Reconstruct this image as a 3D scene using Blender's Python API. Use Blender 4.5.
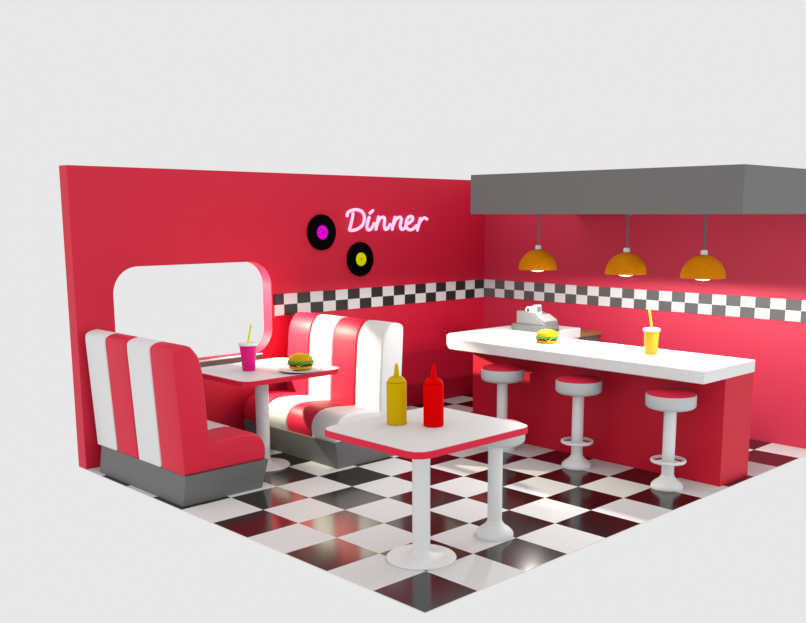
import bpy, bmesh, math
from mathutils import Vector
from math import cos, sin, pi, radians

S = 0.4                       # one floor tile is 0.4 m; all shapes below are given in tiles
for o in list(bpy.data.objects):
    bpy.data.objects.remove(o)
scn = bpy.context.scene
COL = scn.collection

# ------------------------------------------------------------------ camera
cam_d = bpy.data.cameras.new('camera')
cam_d.sensor_fit = 'HORIZONTAL'
cam_d.sensor_width = 36.0
cam_d.lens = 938.9 / 806.0 * 36.0
cam_d.shift_x = -(429.56 - 403.0) / 806.0
cam_d.shift_y = (379.25 - 311.5) / 806.0
cam_d.clip_start = 0.05
cam = bpy.data.objects.new('camera', cam_d)
COL.objects.link(cam)
YAW, PITCH = 2.3593, -0.1739
cam.location = Vector((8.0852, -7.9539, 5.0304)) * S
fw = Vector((cos(YAW) * cos(PITCH), sin(YAW) * cos(PITCH), sin(PITCH)))
cam.rotation_euler = fw.to_track_quat('-Z', 'Y').to_euler()
scn.camera = cam

# ------------------------------------------------------------------ world, lights, exposure
w = bpy.data.worlds.new('world')
scn.world = w
w.use_nodes = True
w.node_tree.nodes['Background'].inputs[0].default_value = (0.807, 0.807, 0.807, 1)
w.node_tree.nodes['Background'].inputs[1].default_value = 1.0
scn.view_settings.view_transform = 'Standard'
scn.view_settings.look = 'None'
scn.view_settings.gamma = 1.0
scn.view_settings.exposure = 0.0
scn.cycles.diffuse_bounces = 1


def add_light(name, loc, energy, radius, color=(1, 1, 1), parent=None, cone=None, aim=(0, 0, -1)):
    d = bpy.data.lights.new(name, 'SPOT' if cone else 'POINT')
    if cone:
        d.spot_size = radians(cone[0])
        d.spot_blend = cone[1]
    d.energy = energy
    d.shadow_soft_size = radius
    d.color = color
    o = bpy.data.objects.new(name, d)
    COL.objects.link(o)
    o.location = Vector(loc) * S
    o.rotation_euler = Vector(aim).to_track_quat('-Z', 'Y').to_euler()
    if parent:
        o.parent = parent
    return o


# lamp outside the window, shining in through the opening
add_light('window_light', (-11.4, 1.95, 4.60), 640.0, 0.03, (1, .96, .70), cone=(62, .6), aim=(4.3, 4.0, -2.8))
LAMP_W = 40.0


# ------------------------------------------------------------------ materials
def mat(name, col, rough=0.5, spec=0.5, emit=None, estr=0.0, metal=0.0, bump=0.0, bscale=40.0, var=0.0):
    m = bpy.data.materials.new(name)
    m.use_nodes = True
    nt = m.node_tree
    b = nt.nodes['Principled BSDF']
    b.inputs['Base Color'].default_value = (*col, 1)
    b.inputs['Roughness'].default_value = rough
    b.inputs['Specular IOR Level'].default_value = spec
    b.inputs['Metallic'].default_value = metal
    if emit:
        b.inputs['Emission Color'].default_value = (*emit, 1)
        b.inputs['Emission Strength'].default_value = estr
    if bump or var:
        tc = nt.nodes.new('ShaderNodeTexCoord')
        n = nt.nodes.new('ShaderNodeTexNoise')
        n.inputs['Scale'].default_value = bscale
        n.inputs['Detail'].default_value = 3
        nt.links.new(tc.outputs['Object'], n.inputs['Vector'])
        if bump:
            bp = nt.nodes.new('ShaderNodeBump')
            bp.inputs['Strength'].default_value = bump
            bp.inputs['Distance'].default_value = 0.002
            nt.links.new(n.outputs['Fac'], bp.inputs['Height'])
            nt.links.new(bp.outputs['Normal'], b.inputs['Normal'])
        if var:
            r = nt.nodes.new('ShaderNodeValToRGB')
            r.color_ramp.elements[0].color = (*[c * (1 - var) for c in col], 1)
            r.color_ramp.elements[1].color = (*[min(1, c * (1 + var)) for c in col], 1)
            nt.links.new(n.outputs['Fac'], r.inputs['Fac'])
            nt.links.new(r.outputs['Color'], b.inputs['Base Color'])
    return m


M = dict(
    wall_back=mat('red_satin_wall_paint', (0.72, 0.012, 0.066), 0.65, 0.9, bump=0.25, bscale=50),
    wall=mat('red_wall_paint', (0.74, 0.004, 0.042), 0.55, 0.5, bump=0.08, bscale=60),
    red=mat('red_laminate', (0.78, 0.006, 0.045), 0.5, 0.3, var=0.02, bscale=8),
    counter_red=mat('red_counter_paint', (0.72, 0.006, 0.035), 0.5, 0.3, var=0.02, bscale=8),
    redvinyl=mat('red_vinyl', (0.78, 0.017, 0.056), 0.5, 0.3, bump=0.05, bscale=80),
    whitevinyl=mat('white_vinyl', (0.86, 0.86, 0.86), 0.5, 0.3, bump=0.05, bscale=80),
    white=mat('white_enamel', (0.93, 0.93, 0.93), 0.45, 0.4, var=0.01, bscale=6),
    top=mat('white_laminate', (0.80, 0.80, 0.80), 0.45, 0.3, var=0.01, bscale=6),
    rim=mat('pale_grey_steel_band', (0.62, 0.64, 0.65), 0.45, 0.4),
    grey=mat('dark_grey_plinth_paint', (0.175, 0.175, 0.175), 0.5, 0.3, var=0.03, bscale=10),
    soffit=mat('grey_soffit_paint', (0.19, 0.19, 0.187), 0.6, 0.3, var=0.02, bscale=5),
    tile_w=mat('white_floor_tile', (0.80, 0.79, 0.785), 0.5, 0.25, var=0.01, bscale=4),
    tile_b=mat('black_floor_tile', (0.006, 0.004, 0.004), 0.15, 0.65),
    sq_w=mat('white_wall_tile', (0.80, 0.79, 0.79), 0.5, 0.5),
    sq_b_lit=mat('lamplit_black_wall_tile', (0.085, 0.085, 0.085), 0.6, 1.0),  # back-wall black tile, lamp glow put into its lighter colour
    sq_b=mat('black_wall_tile', (0.012, 0.012, 0.012), 0.5, 0.5),
    black=mat('black_vinyl_record', (0.0005, 0.0005, 0.0005), 0.5, 0.03),
    magenta=mat('magenta_label', (1.0, 0.0, 1.0), 0.6, 0.05),
    yellowlab=mat('yellow_label', (1.0, 1.0, 0.0), 0.6, 0.05),
    neon=mat('pink_neon_tube', (0.1, 0.05, 0.1), 0.4, 0.2, emit=(1.0, 0.66, 0.98), estr=1.0),
    shade=mat('amber_lamp_shade', (0.68, 0.22, 0.0), 0.75, 0.08, var=0.12, bscale=30),
    shade_in=mat('pale_shade_lining', (0.85, 0.8, 0.7), 0.6, 0.2),
    sill_shade=mat('shaded_sill_front', (0.14, 0.15, 0.14), 0.5, 0.3),  # front of the white ledge, its shade put into the grey
    cord=mat('grey_cord', (0.13, 0.12, 0.12), 0.5, 0.3),
    cap=mat('white_lamp_cap', (0.75, 0.75, 0.7), 0.5, 0.3),
    bulb=mat('glowing_bulb', (1, 1, 1), 0.5, 0.2, emit=(1, 0.97, 0.9), estr=3.0),
    mustard=mat('mustard_plastic', (0.72, 0.45, 0.0), 0.5, 0.05),
    ketchup=mat('ketchup_plastic', (0.85, 0.0, 0.0), 0.6, 0.02),
    cup_pink=mat('magenta_paper_cup', (0.95, 0.008, 0.27), 0.5, 0.2),
    cup_yellow=mat('yellow_paper_cup', (0.85, 0.30, 0.012), 0.5, 0.2),
    straw_lime=mat('lime_straw', (0.85, 0.92, 0.0), 0.5, 0.2),
    straw_yellow=mat('yellow_straw', (0.95, 0.7, 0.02), 0.5, 0.2),
    bun=mat('golden_bun', (0.62, 0.37, 0.0), 0.6, 0.15, var=0.15, bscale=25),
    lettuce=mat('green_lettuce', (0.04, 0.55, 0.10), 0.5, 0.2),
    patty=mat('brown_patty', (0.10, 0.03, 0.015), 0.7, 0.2, var=0.3, bscale=60),
    tomato=mat('red_tomato', (0.6, 0.02, 0.01), 0.5, 0.2),
    cheese=mat('yellow_cheese', (0.95, 0.65, 0.03), 0.5, 0.2),
    reg=mat('grey_register_body', (0.24, 0.24, 0.235), 0.5, 0.3),
    reg_d=mat('grey_register_drawer', (0.18, 0.18, 0.185), 0.5, 0.3),
    keys=mat('pale_register_keys', (0.50, 0.46, 0.47), 0.5, 0.3),
    dark=mat('dark_register_detail', (0.03, 0.03, 0.03), 0.5, 0.3),
    wood=mat('brown_wood_board', (0.42, 0.24, 0.10), 0.6, 0.2, var=0.2, bscale=12),
)


# ------------------------------------------------------------------ object helpers
def finish(name, bm, mats, parent=None, smooth=40):
    bmesh.ops.recalc_face_normals(bm, faces=bm.faces)
    for v in bm.verts:
        v.co *= S
    me = bpy.data.meshes.new(name)
    bm.to_mesh(me)
    bm.free()
    if not isinstance(mats, (list, tuple)):
        mats = [mats]
    for m in mats:
        me.materials.append(M[m])
    if smooth:
        me.polygons.foreach_set('use_smooth', [True] * len(me.polygons))
        me.set_sharp_from_angle(angle=radians(smooth))
    o = bpy.data.objects.new(name, me)
    COL.objects.link(o)
    if parent:
        o.parent = parent
    return o


def structure(o):
    o['kind'] = 'structure'
    return o


def thing(name, label, cat, loc=(0, 0, 0), rz=0.0, group=None):
    o = bpy.data.objects.new(name, None)
    COL.objects.link(o)
    o.empty_display_size = 0.1
    o.location = Vector(loc) * S
    o.rotation_euler = (0, 0, rz)
    o['label'] = label
    o['category'] = cat
    if group:
        o['group'] = group
    return o


def dup(root, loc, label, rz=0.0):
    r = root.copy()
    COL.objects.link(r)
    r.location = Vector(loc) * S
    r.rotation_euler = (0, 0, rz)
    r['label'] = label
    for ch in list(root.children):
        c = ch.copy()
        COL.objects.link(c)
        c.parent = r
        for g in list(ch.children):
            d = g.copy()
            COL.objects.link(d)
            d.parent = c
    return r


def box_bm(x0, x1, y0, y1, z0, z1, bev=0.0, seg=2, bm=None):
    b = bmesh.new()
    bmesh.ops.create_cube(b, size=1.0)
    for v in b.verts:
        v.co = Vector(((x0 + x1) / 2 + v.co.x * (x1 - x0), (y0 + y1) / 2 + v.co.y * (y1 - y0),
                       (z0 + z1) / 2 + v.co.z * (z1 - z0)))
    if bev:
        bmesh.ops.bevel(b, geom=list(b.edges), offset=bev, segments=seg, profile=0.5, affect='EDGES')
    if bm is not None:
        join(bm, b)
        return bm
    return b


def join(bm, b):
    me = bpy.data.meshes.new('tmp')
    b.to_mesh(me)
    b.free()
    bm.from_mesh(me)
    bpy.data.meshes.remove(me)


def prism(pts, axis, a0, a1, bev=0.0, seg=3, which='caps'):
    """closed 2D outline pushed along an axis; pts are (u,v) in the other two axes in xyz order"""
    def mk(p, a):
        if axis == 'x':
            return (a, p[0], p[1])
        if axis == 'y':
            return (p[0], a, p[1])
        return (p[0], p[1], a)
    b = bmesh.new()
    lo = [b.verts.new(mk(p, a0)) for p in pts]
    hi = [b.verts.new(mk(p, a1)) for p in pts]
    f0 = b.faces.new(lo)
    f1 = b.faces.new(hi[::-1])
    n = len(pts)
    for i in range(n):
        b.faces.new((lo[i], hi[i], hi[(i + 1) % n], lo[(i + 1) % n]))
    bmesh.ops.recalc_face_normals(b, faces=b.faces)
    if bev:
        ed = set(f0.edges) | set(f1.edges)
        if which == 'top':
            ed = set(f1.edges)
        bmesh.ops.bevel(b, geom=list(ed), offset=bev, segments=seg, profile=0.5, affect='EDGES', clamp_overlap=True)
    return b


def rrect(x0, x1, y0, y1, r, n=8):
    pts = []
    for cx, cy, a in ((x1 - r, y1 - r, 0), (x0 + r, y1 - r, 90), (x0 + r, y0 + r, 180), (x1 - r, y0 + r, 270)):
        for i in range(n + 1):
            t = radians(a + 90 * i / n)
            pts.append((cx + r * cos(t), cy + r * sin(t)))
    return pts


def lathe(prof, n=40, c=(0, 0), bm=None, closed=False):
    """profile of (r,z) turned about the z axis"""
    b = bm if bm is not None else bmesh.new()
    rings = []
    for r, z in prof:
        if r < 1e-6:
            rings.append([b.verts.new((c[0], c[1], z))])
        else:
            rings.append([b.verts.new((c[0] + r * cos(2 * pi * i / n), c[1] + r * sin(2 * pi * i / n), z)) for i in range(n)])
    pairs = list(zip(rings[:-1], rings[1:]))
    if closed:
        pairs.append((rings[-1], rings[0]))
    for A, B in pairs:
        for i in range(n):
            j = (i + 1) % n
            if len(A) == 1 and len(B) == 1:
                continue
            if len(A) == 1:
                b.faces.new((A[0], B[i], B[j]))
            elif len(B) == 1:
                b.faces.new((A[i], B[0], A[j]))
            else:
                b.faces.new((A[i], B[i], B[j], A[j]))
    return b


def tube(pts, r, n=12, bm=None, closed=False):
    b = bm if bm is not None else bmesh.new()
    pts = [Vector(p) for p in pts]
    m = len(pts)
    rings = []
    up = None
    for i in range(m):
        if closed:
            t = (pts[(i + 1) % m] - pts[i - 1]).normalized()
        else:
            t = (pts[min(i + 1, m - 1)] - pts[max(i - 1, 0)]).normalized()
        if up is None:
            up = Vector((0, 0, 1)) if abs(t.z) < 0.9 else Vector((1, 0, 0))
        u = (up - t * up.dot(t)).normalized()
        v = t.cross(u)
        up = u
        rings.append([b.verts.new(pts[i] + (u * cos(2 * pi * k / n) + v * sin(2 * pi * k / n)) * r) for k in range(n)])
    for i in range(m if closed else m - 1):
        A, B = rings[i], rings[(i + 1) % m]
        for k in range(n):
            b.faces.new((A[k], A[(k + 1) % n], B[(k + 1) % n], B[k]))
    if not closed:
        for ring, p, s in ((rings[0], pts[0], -1), (rings[-1], pts[-1], 1)):
            t = (pts[1] - pts[0]).normalized() * -r * 0.7 if s < 0 else (pts[-1] - pts[-2]).normalized() * r * 0.7
            cc = b.verts.new(p + t)
            for k in range(n):
                b.faces.new((ring[k], ring[(k + 1) % n], cc))
    return b


def smooth_path(p, sub=6):
    p = [Vector(q) for q in p]
    if len(p) < 3:
        return p
    out = []
    for i in range(len(p) - 1):
        p0, p1, p2, p3 = p[max(i - 1, 0)], p[i], p[i + 1], p[min(i + 2, len(p) - 1)]
        for k in range(sub):
            t = k / sub
            out.append(0.5 * ((2 * p1) + (p2 - p0) * t + (2 * p0 - 5 * p1 + 4 * p2 - p3) * t * t + (3 * p1 - p0 - 3 * p2 + p3) * t ** 3))
    out.append(p[-1])
    return out


# ------------------------------------------------------------------ setting: floor
WL, WR = -9.67, 11.86            # inner faces of the left wall and of the back wall
bm = bmesh.new()
for a in range(10):
    for c in range(12):
        x1, x0, y0, y1 = -a, -(a + 1), c, c + 1
        if c == 11:
            y1 = 12.19
        f = bm.faces.new([bm.verts.new(p) for p in ((x0, y0, 0), (x1, y0, 0), (x1, y1, 0), (x0, y1, 0))])
        f.material_index = (a + c + 1) % 2
bmesh.ops.remove_doubles(bm, verts=bm.verts, dist=1e-5)
f = bm.faces.new([bm.verts.new(p) for p in ((-10, 0, -.015), (-10, 12.19, -.015), (0, 12.19, -.015), (0, 0, -.015))])
q = [(-10, 0), (0, 0), (0, 12.19), (-10, 12.19)]
for i in range(4):
    (ax, ay), (bx_, by_) = q[i], q[(i + 1) % 4]
    bm.faces.new([bm.verts.new(p) for p in ((ax, ay, -.015), (bx_, by_, -.015), (bx_, by_, 0), (ax, ay, 0))])
for fc in bm.faces:
    fc.normal_update()
structure(finish('floor', bm, ['tile_w', 'tile_b'], smooth=0))

# left wall with a rounded window opening
TOP = 5.95
outer = [(0, 0), (12.19, 0), (12.19, TOP), (0, TOP)]
inner = rrect(0.79, 4.60, 1.92, 3.99, 0.55, 12)
bm = bmesh.new()
ed = []
for loop in (outer, inner):
    vs = [bm.verts.new((WL, p[0], p[1])) for p in loop]
    ed += [bm.edges.new((vs[i], vs[(i + 1) % len(vs)])) for i in range(len(vs))]
bmesh.ops.triangle_fill(bm, edges=ed, use_beauty=True)
res = bmesh.ops.extrude_face_region(bm, geom=list(bm.faces))
for v in [g for g in res['geom'] if isinstance(g, bmesh.types.BMVert)]:
    v.co.x = -10.0
structure(finish('wall_left', bm, 'wall', smooth=30))
structure(finish('wall_back', box_bm(WL, 0.0, WR, 12.19, 0, TOP), 'wall_back', smooth=0))
# ledge under the window
bm = box_bm(WL, WL + 0.08, 0.9, 4.25, 1.78, 1.89)
nf = len(bm.faces)
box_bm(WL, WL + 0.085, 0.88, 4.26, 1.89, 1.915, bm=bm)
bm.faces.ensure_lookup_table()
for k in range(nf, len(bm.faces)):
    bm.faces[k].material_index = 1
structure(finish('trim_3', bm, ['sill_shade', 'white'], smooth=0))
# grey slab hung over the counter
structure(finish('ceiling', box_bm(-6.55, 0.0, 7.9, WR, 5.035, 5.90), 'soffit', smooth=0))


# chequered strips
def strip(name, horiz, bounds, z0, z1, first_top_dark):
    b = bmesh.new()
    t = 0.035
    zm = (z0 + z1) / 2
    for i in range(len(bounds) - 1):
        for r, (za, zb) in enumerate(((z0, zm), (zm, z1))):
            dark = (i % 2 == 0) == (first_top_dark == (r == 1))
            nf = len(b.faces)
            if horiz == 'y':
                box_bm(WL, WL + t, bounds[i], bounds[i + 1], za, zb, bm=b)
            else:
                box_bm(bounds[i], bounds[i + 1], WR - t, WR, za, zb, bm=b)
            b.faces.ensure_lookup_table()
            for k in range(nf, len(b.faces)):
                b.faces[k].material_index = 1 if dark else 0
    return structure(finish(name, b, ['sq_w', 'sq_b' if horiz == 'y' else 'sq_b_lit'], smooth=0))


bl = [4.66, 4.92]
while bl[-1] + 0.383 < WR - 0.04:
    bl.append(bl[-1] + 0.383)
bl.append(WR - 0.04)
strip('trim_1', 'y', bl, 2.735, 3.225, True)
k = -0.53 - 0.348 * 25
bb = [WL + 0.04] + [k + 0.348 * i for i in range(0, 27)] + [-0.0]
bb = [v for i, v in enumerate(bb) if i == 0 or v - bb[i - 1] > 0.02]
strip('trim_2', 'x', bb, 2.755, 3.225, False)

# ------------------------------------------------------------------ counter
ct = thing('counter', 'long red counter with thick white worktop, in front of the back wall', 'counter', (-3.3, 8.4, 0))


def loc(o, root):
    """parts are built in scene coordinates; move them under their thing"""
    o.parent = root
    o.matrix_parent_inverse.identity()
    d = root.location.copy()
    rot = root.rotation_euler.to_matrix().inverted()
    for v in o.data.vertices:
        v.co = rot @ (v.co - d)
    return o


base = [(-0.13, 7.88), (-0.13, 8.97), (-5.62, 8.97), (-5.62, 10.68), (-6.44, 10.68), (-6.44, 7.9)]
loc(finish('base', prism(base, 'z', 0, 2.06), 'counter_red', smooth=0), ct)
wt = [(-0.09, 7.02), (-0.09, 8.93), (-5.5, 8.93), (-5.5, 10.75), (-7.05, 10.75), (-7.05, 7.72), (-6.93, 7.52), (-6.42, 7.06), (-6.32, 7.02)]
loc(finish('worktop', prism(wt, 'z', 2.06, 2.30, bev=0.015, seg=1), 'white', smooth=30), ct)
loc(finish('apron', box_bm(-5.6, -5.52, 8.98, 10.70, 1.6, 2.06, 0.01), 'white'), ct)

# board fixed behind the counter
bd = thing('wall_shelf', 'short brown wooden shelf with grey cabinet under it, behind the white counter end', 'shelf', (-6.1, 11.3, 0))
loc(finish('shelf_board', box_bm(-6.9, -5.64, 10.78, WR, 2.02, 2.10, 0.01), 'wood'), bd)
loc(finish('cabinet_body', box_bm(-6.8, -5.72, 10.95, WR, 0.0, 2.02, 0.01), 'grey'), bd)


# ------------------------------------------------------------------ booths
def booth(label, flip, colours):
    """stripes run from the wall outwards"""
    C = 5.42
    fy = (lambda y: C - y) if flip else (lambda y: y)
    r = thing('booth_seat', label, 'booth', (-7.8, fy(1.0), 0), group='striped booth seats')
    x0, x1 = (-9.37 if flip else -9.50), -6.13
    w_ = (x1 - x0) / 4
    # plinth: narrower at the floor
    bmx = bmesh.new()
    f = .07 if flip else 0
    px_ = x0 + (.02 if flip else .22)
    lo = [(px_, .10), (x1, .10), (x1, 1.76 + f), (px_, 1.76 + f)]
    hi = [(px_, .17), (x1 + .03, .17), (x1 + .03, 1.90), (px_, 1.90)]
    L = [bmx.verts.new((p[0], fy(p[1]), 0)) for p in lo]
    H = [bmx.verts.new((p[0], fy(p[1]), .53)) for p in hi]
    bmx.faces.new(L)
    bmx.faces.new(H)
    for i in range(4):
        bmx.faces.new((L[i], L[(i + 1) % 4], H[(i + 1) % 4], H[i]))
    loc(finish('plinth', bmx, 'grey', smooth=0), r)
    back = [(.18, .53), (.06, 2.60), (.062, 2.70)]
    back += [(.08, 2.745), (.13, 2.78), (.20, 2.805)]
    if flip:
        back = [(y - .06, z) for y, z in back]
    back += [(.30, 2.82), (.40, 2.785), (.475, 2.70), (.54, 2.61), (.585, 2.48), (.61, 2.35), (.65, 1.85), (.68, 1.36), (.69, 1.0), (.69, .53)]
    seat = [(.64, .53), (.64, 1.02), (.95, 1.06), (1.25, 1.085), (1.5, 1.085), (1.66, 1.05), (1.77, .98), (1.84, .88), (1.88, .75), (1.875, .62), (1.85, .53)]
    for i, c in enumerate(colours):
        a, b_ = x0 + i * w_, x0 + (i + 1) * w_
        m = 'redvinyl' if c == 'R' else 'whitevinyl'
        word = 'red' if c == 'R' else 'white'
        o = finish('backrest', prism([(fy(y), z) for y, z in back], 'x', a, b_, 0.05, 4), m, smooth=50)
        o['label'] = word + ' vinyl stripe of the backrest'
        loc(o, r)
        o = finish('seat', prism([(fy(y), z) for y, z in seat], 'x', a, b_, 0.05, 4), m, smooth=50)
        o['label'] = word + ' vinyl stripe of the seat'
        loc(o, r)
    return r


booth('booth seat seen from behind at the left, its outer stripe red', False, 'WRWR')
booth('booth seat facing the window table, with lit cushions and a white outer stripe', True, 'RWRW')


# ------------------------------------------------------------------ tables
PC = (-.085, -.035)


def table(label):
    r = thing('diner_table', label, 'table', (0, 0, 0), group='white diner tables with red edges')
    hx, hy = 1.045, 1.18
    out = rrect(-hx, hx, -hy, hy, 0.24, 3)
    inn = rrect(-hx + .015, hx - .015, -hy + .015, hy - .015, 0.22, 3)
    finish('tabletop', prism(inn, 'z', 1.905, 2.0), 'top', r, 20)
    b = bmesh.new()
    L = [(p, q_) for p, q_ in zip(out, inn)]
    rings = []
    for (src, z) in ((0, 1.90), (0, 1.993), (1, 1.993), (1, 1.90)):
        rings.append([b.verts.new((*pq[src], z)) for pq in L])
    n = len(L)
    for a in range(4):
        A, B = rings[a], rings[(a + 1) % 4]
        for i in range(n):
            b.faces.new((A[i], A[(i + 1) % n], B[(i + 1) % n], B[i]))
    finish('edge_trim', b, 'red', r, 30)
    finish('leg', lathe([(0, .04), (.133, .04), (.133, 1.905), (0, 1.905)], 32, PC), 'white', r)
    finish('foot', lathe([(0, 0), (.52, 0), (.525, .012), (.51, .03), (.35, .045), (.20, .06), (.15, .10), (.13, .14), (0, .14)], 48, PC), 'white', r)
    return r


t2 = table('free-standing white table with red edge, holding the mustard and ketchup bottles')
t2.location = Vector((-1.355, 1.375, 0)) * S
t1 = dup(t2, (-7.33, 2.74, 0), 'white table with red edge between the two booth seats')


# ------------------------------------------------------------------ bar stools
def stool(ring=True):
    r = thing('bar_stool', '', 'stool', (0, 0, 0), group='round bar stools')
    finish('foot', lathe([(0, 0), (.30, 0), (.305, .03), (.29, .07), (.24, .12), (.17, .17), (.13, .22), (.11, .27), (0, .27)], 40), 'white', r)
    finish('pole', lathe([(0, .2), (.115, .2), (.115, 1.51), (0, 1.51)], 32), 'white', r)
    rm = finish('seat_rim', lathe([(0, 1.505), (.34, 1.505), (.41, 1.525), (.45, 1.555), (.46, 1.585), (.46, 1.765), (.45, 1.780), (.40, 1.765), (0, 1.745)], 48), 'rim', r)
    finish('cushion', lathe([(0, 1.745), (.43, 1.745), (.44, 1.780), (.42, 1.810), (.34, 1.830), (.18, 1.845), (0, 1.845)], 48), 'red', r)
    if ring:
        b = tube([(.30 * cos(2 * pi * i / 40), .30 * sin(2 * pi * i / 40), .52) for i in range(40)], .032, 10, closed=True)
        for a in (0, 2 * pi / 3, 4 * pi / 3):
            tube([(.09 * cos(a), .09 * sin(a), .52), (.29 * cos(a), .29 * sin(a), .52)], .02, 8, bm=b)
        finish('foot_ring', b, 'white', r)
    return r


s1 = stool()
s1.location = Vector((-0.81, 7.15, 0)) * S
s1['label'] = 'bar stool at the counter nearest the right end, under the yellow cup'
dup(s1, (-2.89, 7.15, 0), 'middle bar stool of the three along the counter')
dup(s1, (-4.89, 7.15, 0), 'bar stool at the left end of the counter, beside the bright red patch')
s4 = stool(False)
s4.location = Vector((-1.33, 2.86, 0)) * S
s4['label'] = 'bar stool without a foot ring, tucked behind the free-standing table'


# ------------------------------------------------------------------ pendant lamps
def lamp():
    r = thing('pendant_lamp', '', 'lamp', (0, 0, 0), group='amber pendant lamps over the counter')
    # origin at the ceiling; rim at z = -1.22
    R, zr = .415, -1.185
    finish('cord', lathe([(0, 0), (.022, 0), (.022, -.72), (0, -.72)], 12), 'cord', r)
    finish('canopy', lathe([(0, 0), (.06, 0), (.05, -.03), (0, -.03)], 20), 'cord', r)
    finish('lamp_cap', lathe([(0, -.66), (.05, -.665), (.065, -.69), (.065, -.75), (0, -.765)], 24), 'cap', r)
    prof = [(R * cos(t), zr + .43 * sin(t)) for t in [radians(90 - 90 * i / 16) for i in range(17)]]
    inn = [(x * .96 if x > 1e-3 else 0, zr + (z - zr) * .95) for x, z in prof[::-1]]
    prof[0] = (0, prof[0][1])
    sh = finish('lamp_shade', lathe(prof + [(R * .96, zr)], 48), 'shade', r, 60)
    finish('lining', lathe(inn, 48), 'shade_in', sh, 60)
    finish('bulb', lathe([(0, zr + .42), (.05, zr + .42), (.06, zr + .30), (.11, zr + .22), (.18, zr + .10), (.18, zr + .02), (.13, zr - .03), (0, zr - .055)], 24), 'bulb', r)
    l = add_light('bulb_light', (0, 0, zr - .10), LAMP_W, 0.02, (1, .97, .93), r, cone=(176, .12))
    return r


LY, LZ = 8.2, 5.035
L1 = lamp()
L1.location = Vector((-4.83, LY, LZ)) * S
L1['label'] = 'leftmost amber pendant lamp of the three over the counter'
dup(L1, (-2.575, LY, LZ), 'middle amber pendant lamp over the counter')
dup(L1, (-0.87, LY, LZ), 'rightmost amber pendant lamp, above the yellow cup side of the counter')


# ------------------------------------------------------------------ records and neon word
def record(label, y, z, labmat):
    r = thing('vinyl_record', label, 'record', (WL, y, z), group='vinyl records on the red wall')
    def turn(b):
        for v in b.verts:
            v.co = Vector((v.co.z, v.co.x, v.co.y))
        return b
    prof = [(0, .0), (.415, .0), (.42, .02), (.42, .045), (.41, .055)]
    rr = .40
    while rr > .17:
        prof += [(rr, .055), (rr - .012, .051)]
        rr -= .024
    prof += [(.15, .055), (0, .055)]
    finish('disc', turn(lathe(prof, 56)), 'black', r, 30)
    finish('paper_label', turn(lathe([(0, .054), (.165, .054), (.165, .062), (.02, .062), (.02, .060), (0, .060)], 40)), labmat, r, 30)
    finish('spindle_hole', turn(lathe([(0, .061), (.018, .061), (.018, .064), (0, .064)], 16)), 'black', r, 30)


record('black record with magenta label, high on the wall left of the pink word', 6.07, 4.61, 'magenta')
record('black record with yellow label, lower one under the pink word', 7.26, 3.94, 'yellowlab')

LET = {
    'D': [[(7.03, 5.06), (6.99, 4.90), (6.94, 4.75), (6.91, 4.66), (7.00, 4.645), (7.17, 4.68), (7.33, 4.78), (7.39, 4.94), (7.33, 5.08), (7.16, 5.14), (6.97, 5.12), (6.86, 5.06), (6.84, 4.98)]],
    'i': [[(7.55, 4.97), (7.49, 4.82), (7.47, 4.69), (7.55, 4.65), (7.65, 4.72), (7.71, 4.82)], [(7.56, 5.05), (7.68, 5.13)]],
    'n': [[(7.86, 4.98), (7.8, 4.82), (7.76, 4.65)], [(7.78, 4.73), (7.88, 4.91), (8.01, 4.96), (8.06, 4.9), (8.04, 4.76), (8.08, 4.66), (8.16, 4.68), (8.25, 4.79)]],
    'n2': [[(8.42, 4.97), (8.35, 4.8), (8.31, 4.64)], [(8.33, 4.73), (8.44, 4.9), (8.58, 4.96), (8.63, 4.9), (8.59, 4.75), (8.65, 4.65), (8.74, 4.68), (8.81, 4.75)]],
    'e': [[(8.8, 4.77), (8.92, 4.82), (9.02, 4.89), (9.02, 4.96), (8.93, 4.98), (8.83, 4.90), (8.79, 4.75), (8.87, 4.65), (9.02, 4.65), (9.17, 4.75)]],
    'r': [[(9.31, 4.94), (9.25, 4.78), (9.19, 4.61)], [(9.22, 4.72), (9.32, 4.87), (9.45, 4.94), (9.56, 4.9)]],
}
ns = thing('neon_sign', 'glowing pink cursive word Dinner on the red wall beside the records', 'sign', (WL, 8.2, 4.6))
for kx, strokes in LET.items():
    b = bmesh.new()
    for st in strokes:
        tube(smooth_path([(WL + .05, p[0], p[1]) for p in st]), .038, 10, bm=b)
    loc(finish('letter', b, 'neon'), ns)


# ------------------------------------------------------------------ squeeze bottles
def bottle(name, label, x, y, m):
    r = thing(name, label, 'sauce bottle', (x, y, 2.0), group='squeeze bottles on the front table')
    finish('body', lathe([(0, 0), (.138, 0), (.148, .01), (.148, .615), (.144, .622), (0, .622)], 40), m, r, 25)
    finish('cap', lathe([(0, .628), (.138, .628), (.138, .64), (.10, .69), (.093, .697), (0, .697)], 40), m, r, 25)
    finish('nozzle', lathe([(0, .69), (.046, .697), (.042, .72), (.025, .86), (.018, .89), (0, .895)], 24), m, r, 50)


bottle('mustard_bottle', 'yellow mustard squeeze bottle on the front table, left of the red bottle', -1.82, 1.21, 'mustard')
bottle('ketchup_bottle', 'red ketchup squeeze bottle on the front table, right of the yellow bottle', -1.345, 1.50, 'ketchup')


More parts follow.
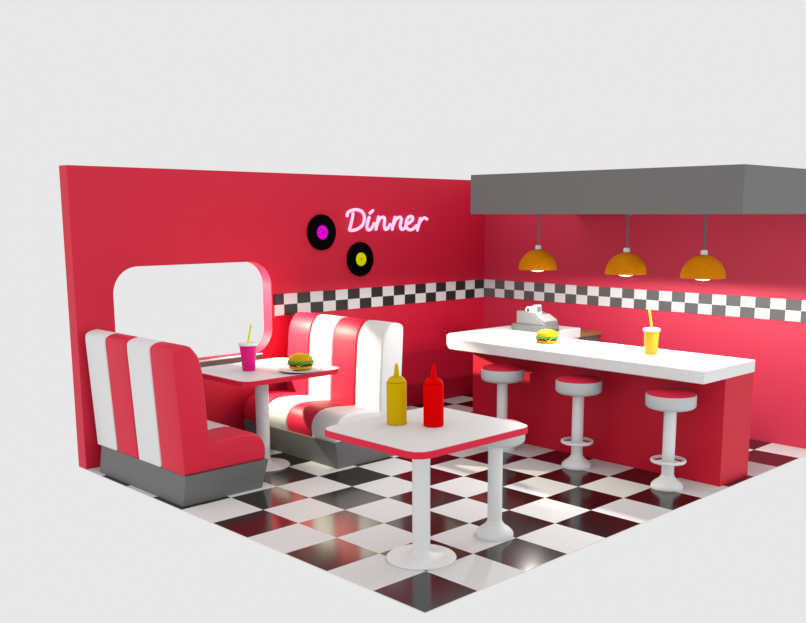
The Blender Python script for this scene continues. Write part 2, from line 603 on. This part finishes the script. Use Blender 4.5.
# ------------------------------------------------------------------ cups
def cup(label, x, y, z, m, sm, h, r0, r1, lean):
    r = thing('paper_cup', label, 'cup', (x, y, z), group='lidded cups with straws')
    finish('cup_body', lathe([(0, 0), (r0, 0), (r0 + .004, .01), (r1, h), (0, h)], 36), m, r, 40)
    finish('lid', lathe([(0, h - .005), (r1 + .02, h - .005), (r1 + .02, h + .03), (r1 + .005, h + .045), (r1 - .02, h + .05), (r1 - .03, h + .04), (0, h + .04)], 36), 'white', r, 40)
    finish('straw', tube([(0, 0, h + .06), (lean[0] * .5, lean[1] * .5, h + .22), (lean[0], lean[1], h + .40)], .02, 10), sm, r)


cup('magenta lidded cup with lime straw on the table between the booths', -7.36, 2.38, 2.0, 'cup_pink', 'straw_lime', .51, .12, .168, (.06, .05))
cup('yellow lidded cup with yellow straw on the white counter', -1.89, 8.14, 2.3, 'cup_yellow', 'straw_yellow', .47, .12, .15, (-.05, -.03))


# ------------------------------------------------------------------ burgers
def burger(label, x, y, z, k):
    r = thing('burger', label, 'burger', (x, y, z), group='burgers with lettuce and cheese')
    r.scale = (1, 1, .91)
    def sc(p):
        return [(a * k, b * k) for a, b in p]
    finish('bottom_bun', lathe(sc([(0, 0), (.21, 0), (.245, .02), (.25, .05), (.235, .07), (0, .07)]), 36), 'bun', r)
    finish('patty', lathe(sc([(0, .07), (.235, .07), (.25, .085), (.25, .115), (.235, .13), (0, .13)]), 36), 'patty', r)
    o = finish('tomato_slice', lathe(sc([(0, .0), (.15, .0), (.155, .015), (.15, .03), (0, .03)]), 28), 'tomato', r)
    o.location = Vector((-.07 * k, -.11 * k, .10 * k)) * S
    b = bmesh.new()
    g = []
    for (ax, ay) in ((1, 0), (0, 1), (-1, 0), (0, -1)):
        g.append((ax, ay))
    c0 = b.verts.new((0, 0, .142 * k)); c1 = b.verts.new((0, 0, .132 * k))
    T, B = [], []
    for i in range(16):
        t = 2 * pi * i / 16 - pi / 4
        rr = .30 if i % 4 == 0 else (.235 if i % 2 else .24)
        dz = -.06 if i % 4 == 0 else 0
        T.append(b.verts.new((rr * k * cos(t), rr * k * sin(t), (.142 + dz) * k)))
        B.append(b.verts.new((rr * k * cos(t), rr * k * sin(t), (.132 + dz) * k)))
    for i in range(16):
        j = (i + 1) % 16
        b.faces.new((c0, T[i], T[j])); b.faces.new((c1, B[j], B[i])); b.faces.new((T[i], B[i], B[j], T[j]))
    finish('cheese_slice', b, 'cheese', r, 20)
    b = bmesh.new()
    c0 = b.verts.new((0, 0, .172 * k)); c1 = b.verts.new((0, 0, .145 * k))
    T, B = [], []
    n = 72
    for i in range(n):
        t = 2 * pi * i / n
        rr = .272 + .014 * sin(9 * t) + .006 * sin(17 * t)
        z0 = .150 + .014 * sin(12 * t + 1)
        T.append(b.verts.new((rr * k * cos(t), rr * k * sin(t), (z0 + .018) * k)))
        B.append(b.verts.new((rr * k * cos(t), rr * k * sin(t), (z0 - .006) * k)))
    for i in range(n):
        j = (i + 1) % n
        b.faces.new((c0, T[i], T[j])); b.faces.new((c1, B[j], B[i])); b.faces.new((T[i], B[i], B[j], T[j]))
    finish('lettuce', b, 'lettuce', r, 30)
    finish('top_bun', lathe(sc([(0, .17), (.24, .17), (.258, .195), (.255, .23), (.23, .275), (.18, .315), (.11, .34), (0, .35)]), 36), 'bun', r)


pl = finish('plate', lathe([(0, 0), (.22, 0), (.33, .02), (.425, .042), (.43, .052), (.415, .052), (.28, .032), (.2, .022), (0, .022)], 56), 'white')
pl.location = Vector((-6.58, 3.06, 2.0)) * S
pl['label'] = 'round white plate under the burger on the table between the booths'
pl['category'] = 'plate'
burger('golden burger on the white plate, on the table between the booths', -6.59, 3.07, 2.056, .93)
burger('golden burger lying straight on the white counter beside the cash register', -4.40, 8.03, 2.3, .90)

# ------------------------------------------------------------------ cash register
cr = thing('cash_register', 'small grey cash register on the far left part of the white counter', 'cash register', (-6.02, 9.45, 2.3))
X0, Y0, Z0 = -6.42, 9.24, 2.30
loc(finish('drawer', box_bm(X0, X0 + .96, Y0, Y0 + .60, Z0, Z0 + .16, .015), 'reg_d'), cr)
loc(finish('drawer_front', box_bm(X0 + .955, X0 + .975, Y0 + .05, Y0 + .57, Z0 + .03, Z0 + .13, .005), 'reg'), cr)
body = [(X0 + .10, Z0 + .16), (X0 + .94, Z0 + .16), (X0 + .95, Z0 + .25), (X0 + .66, Z0 + .385), (X0 + .44, Z0 + .46), (X0 + .10, Z0 + .46)]
loc(finish('body', prism(body, 'y', Y0 + .05, Y0 + .57, .012, 1), 'reg', smooth=20), cr)
kp = [(X0 + .68, Z0 + .376), (X0 + .94, Z0 + .255), (X0 + .945, Z0 + .275), (X0 + .69, Z0 + .40)]
kb = loc(finish('keypad', prism(kp, 'y', Y0 + .09, Y0 + .53), 'keys', smooth=20), cr)
b = bmesh.new()
for i in range(4):
    for j in range(5):
        u = .12 + .22 * i
        xx = X0 + .69 + (.255) * u
        zz = Z0 + .40 - .125 * u
        yy = Y0 + .12 + j * .085
        box_bm(xx, xx + .035, yy, yy + .055, zz - .012, zz + .014, .003, 1, bm=b)
o = loc(finish('keys', b, 'keys', smooth=20), cr)
o['kind'] = 'stuff'
b = bmesh.new()
lathe([(0, 0), (.085, 0), (.085, .22), (0, .22)], 24, bm=b)
for v in b.verts:
    v.co = Vector((X0 + .42 + v.co.x, Y0 + .10 + v.co.z, Z0 + .50 + v.co.y))
rl = loc(finish('paper_roll', b, 'white'), cr)
b = bmesh.new()
lathe([(0, 0), (.035, 0), (.035, .012), (0, .012)], 16, bm=b)
for v in b.verts:
    v.co = Vector((X0 + .42 + v.co.x, Y0 + .10 - v.co.z, Z0 + .50 + v.co.y))
loc(finish('roll_core', b, 'dark'), cr)
dsp = [(X0 + .50, Z0 + .44), (X0 + .64, Z0 + .40), (X0 + .60, Z0 + .62), (X0 + .53, Z0 + .62)]
loc(finish('display', prism(dsp, 'y', Y0 + .14, Y0 + .36, .01, 1), 'white', smooth=20), cr)
scr = [(X0 + .632, Z0 + .46), (X0 + .637, Z0 + .46), (X0 + .616, Z0 + .58), (X0 + .610, Z0 + .58)]
loc(finish('display_screen', prism(scr, 'y', Y0 + .17, Y0 + .33), 'reg_d', smooth=0), cr)
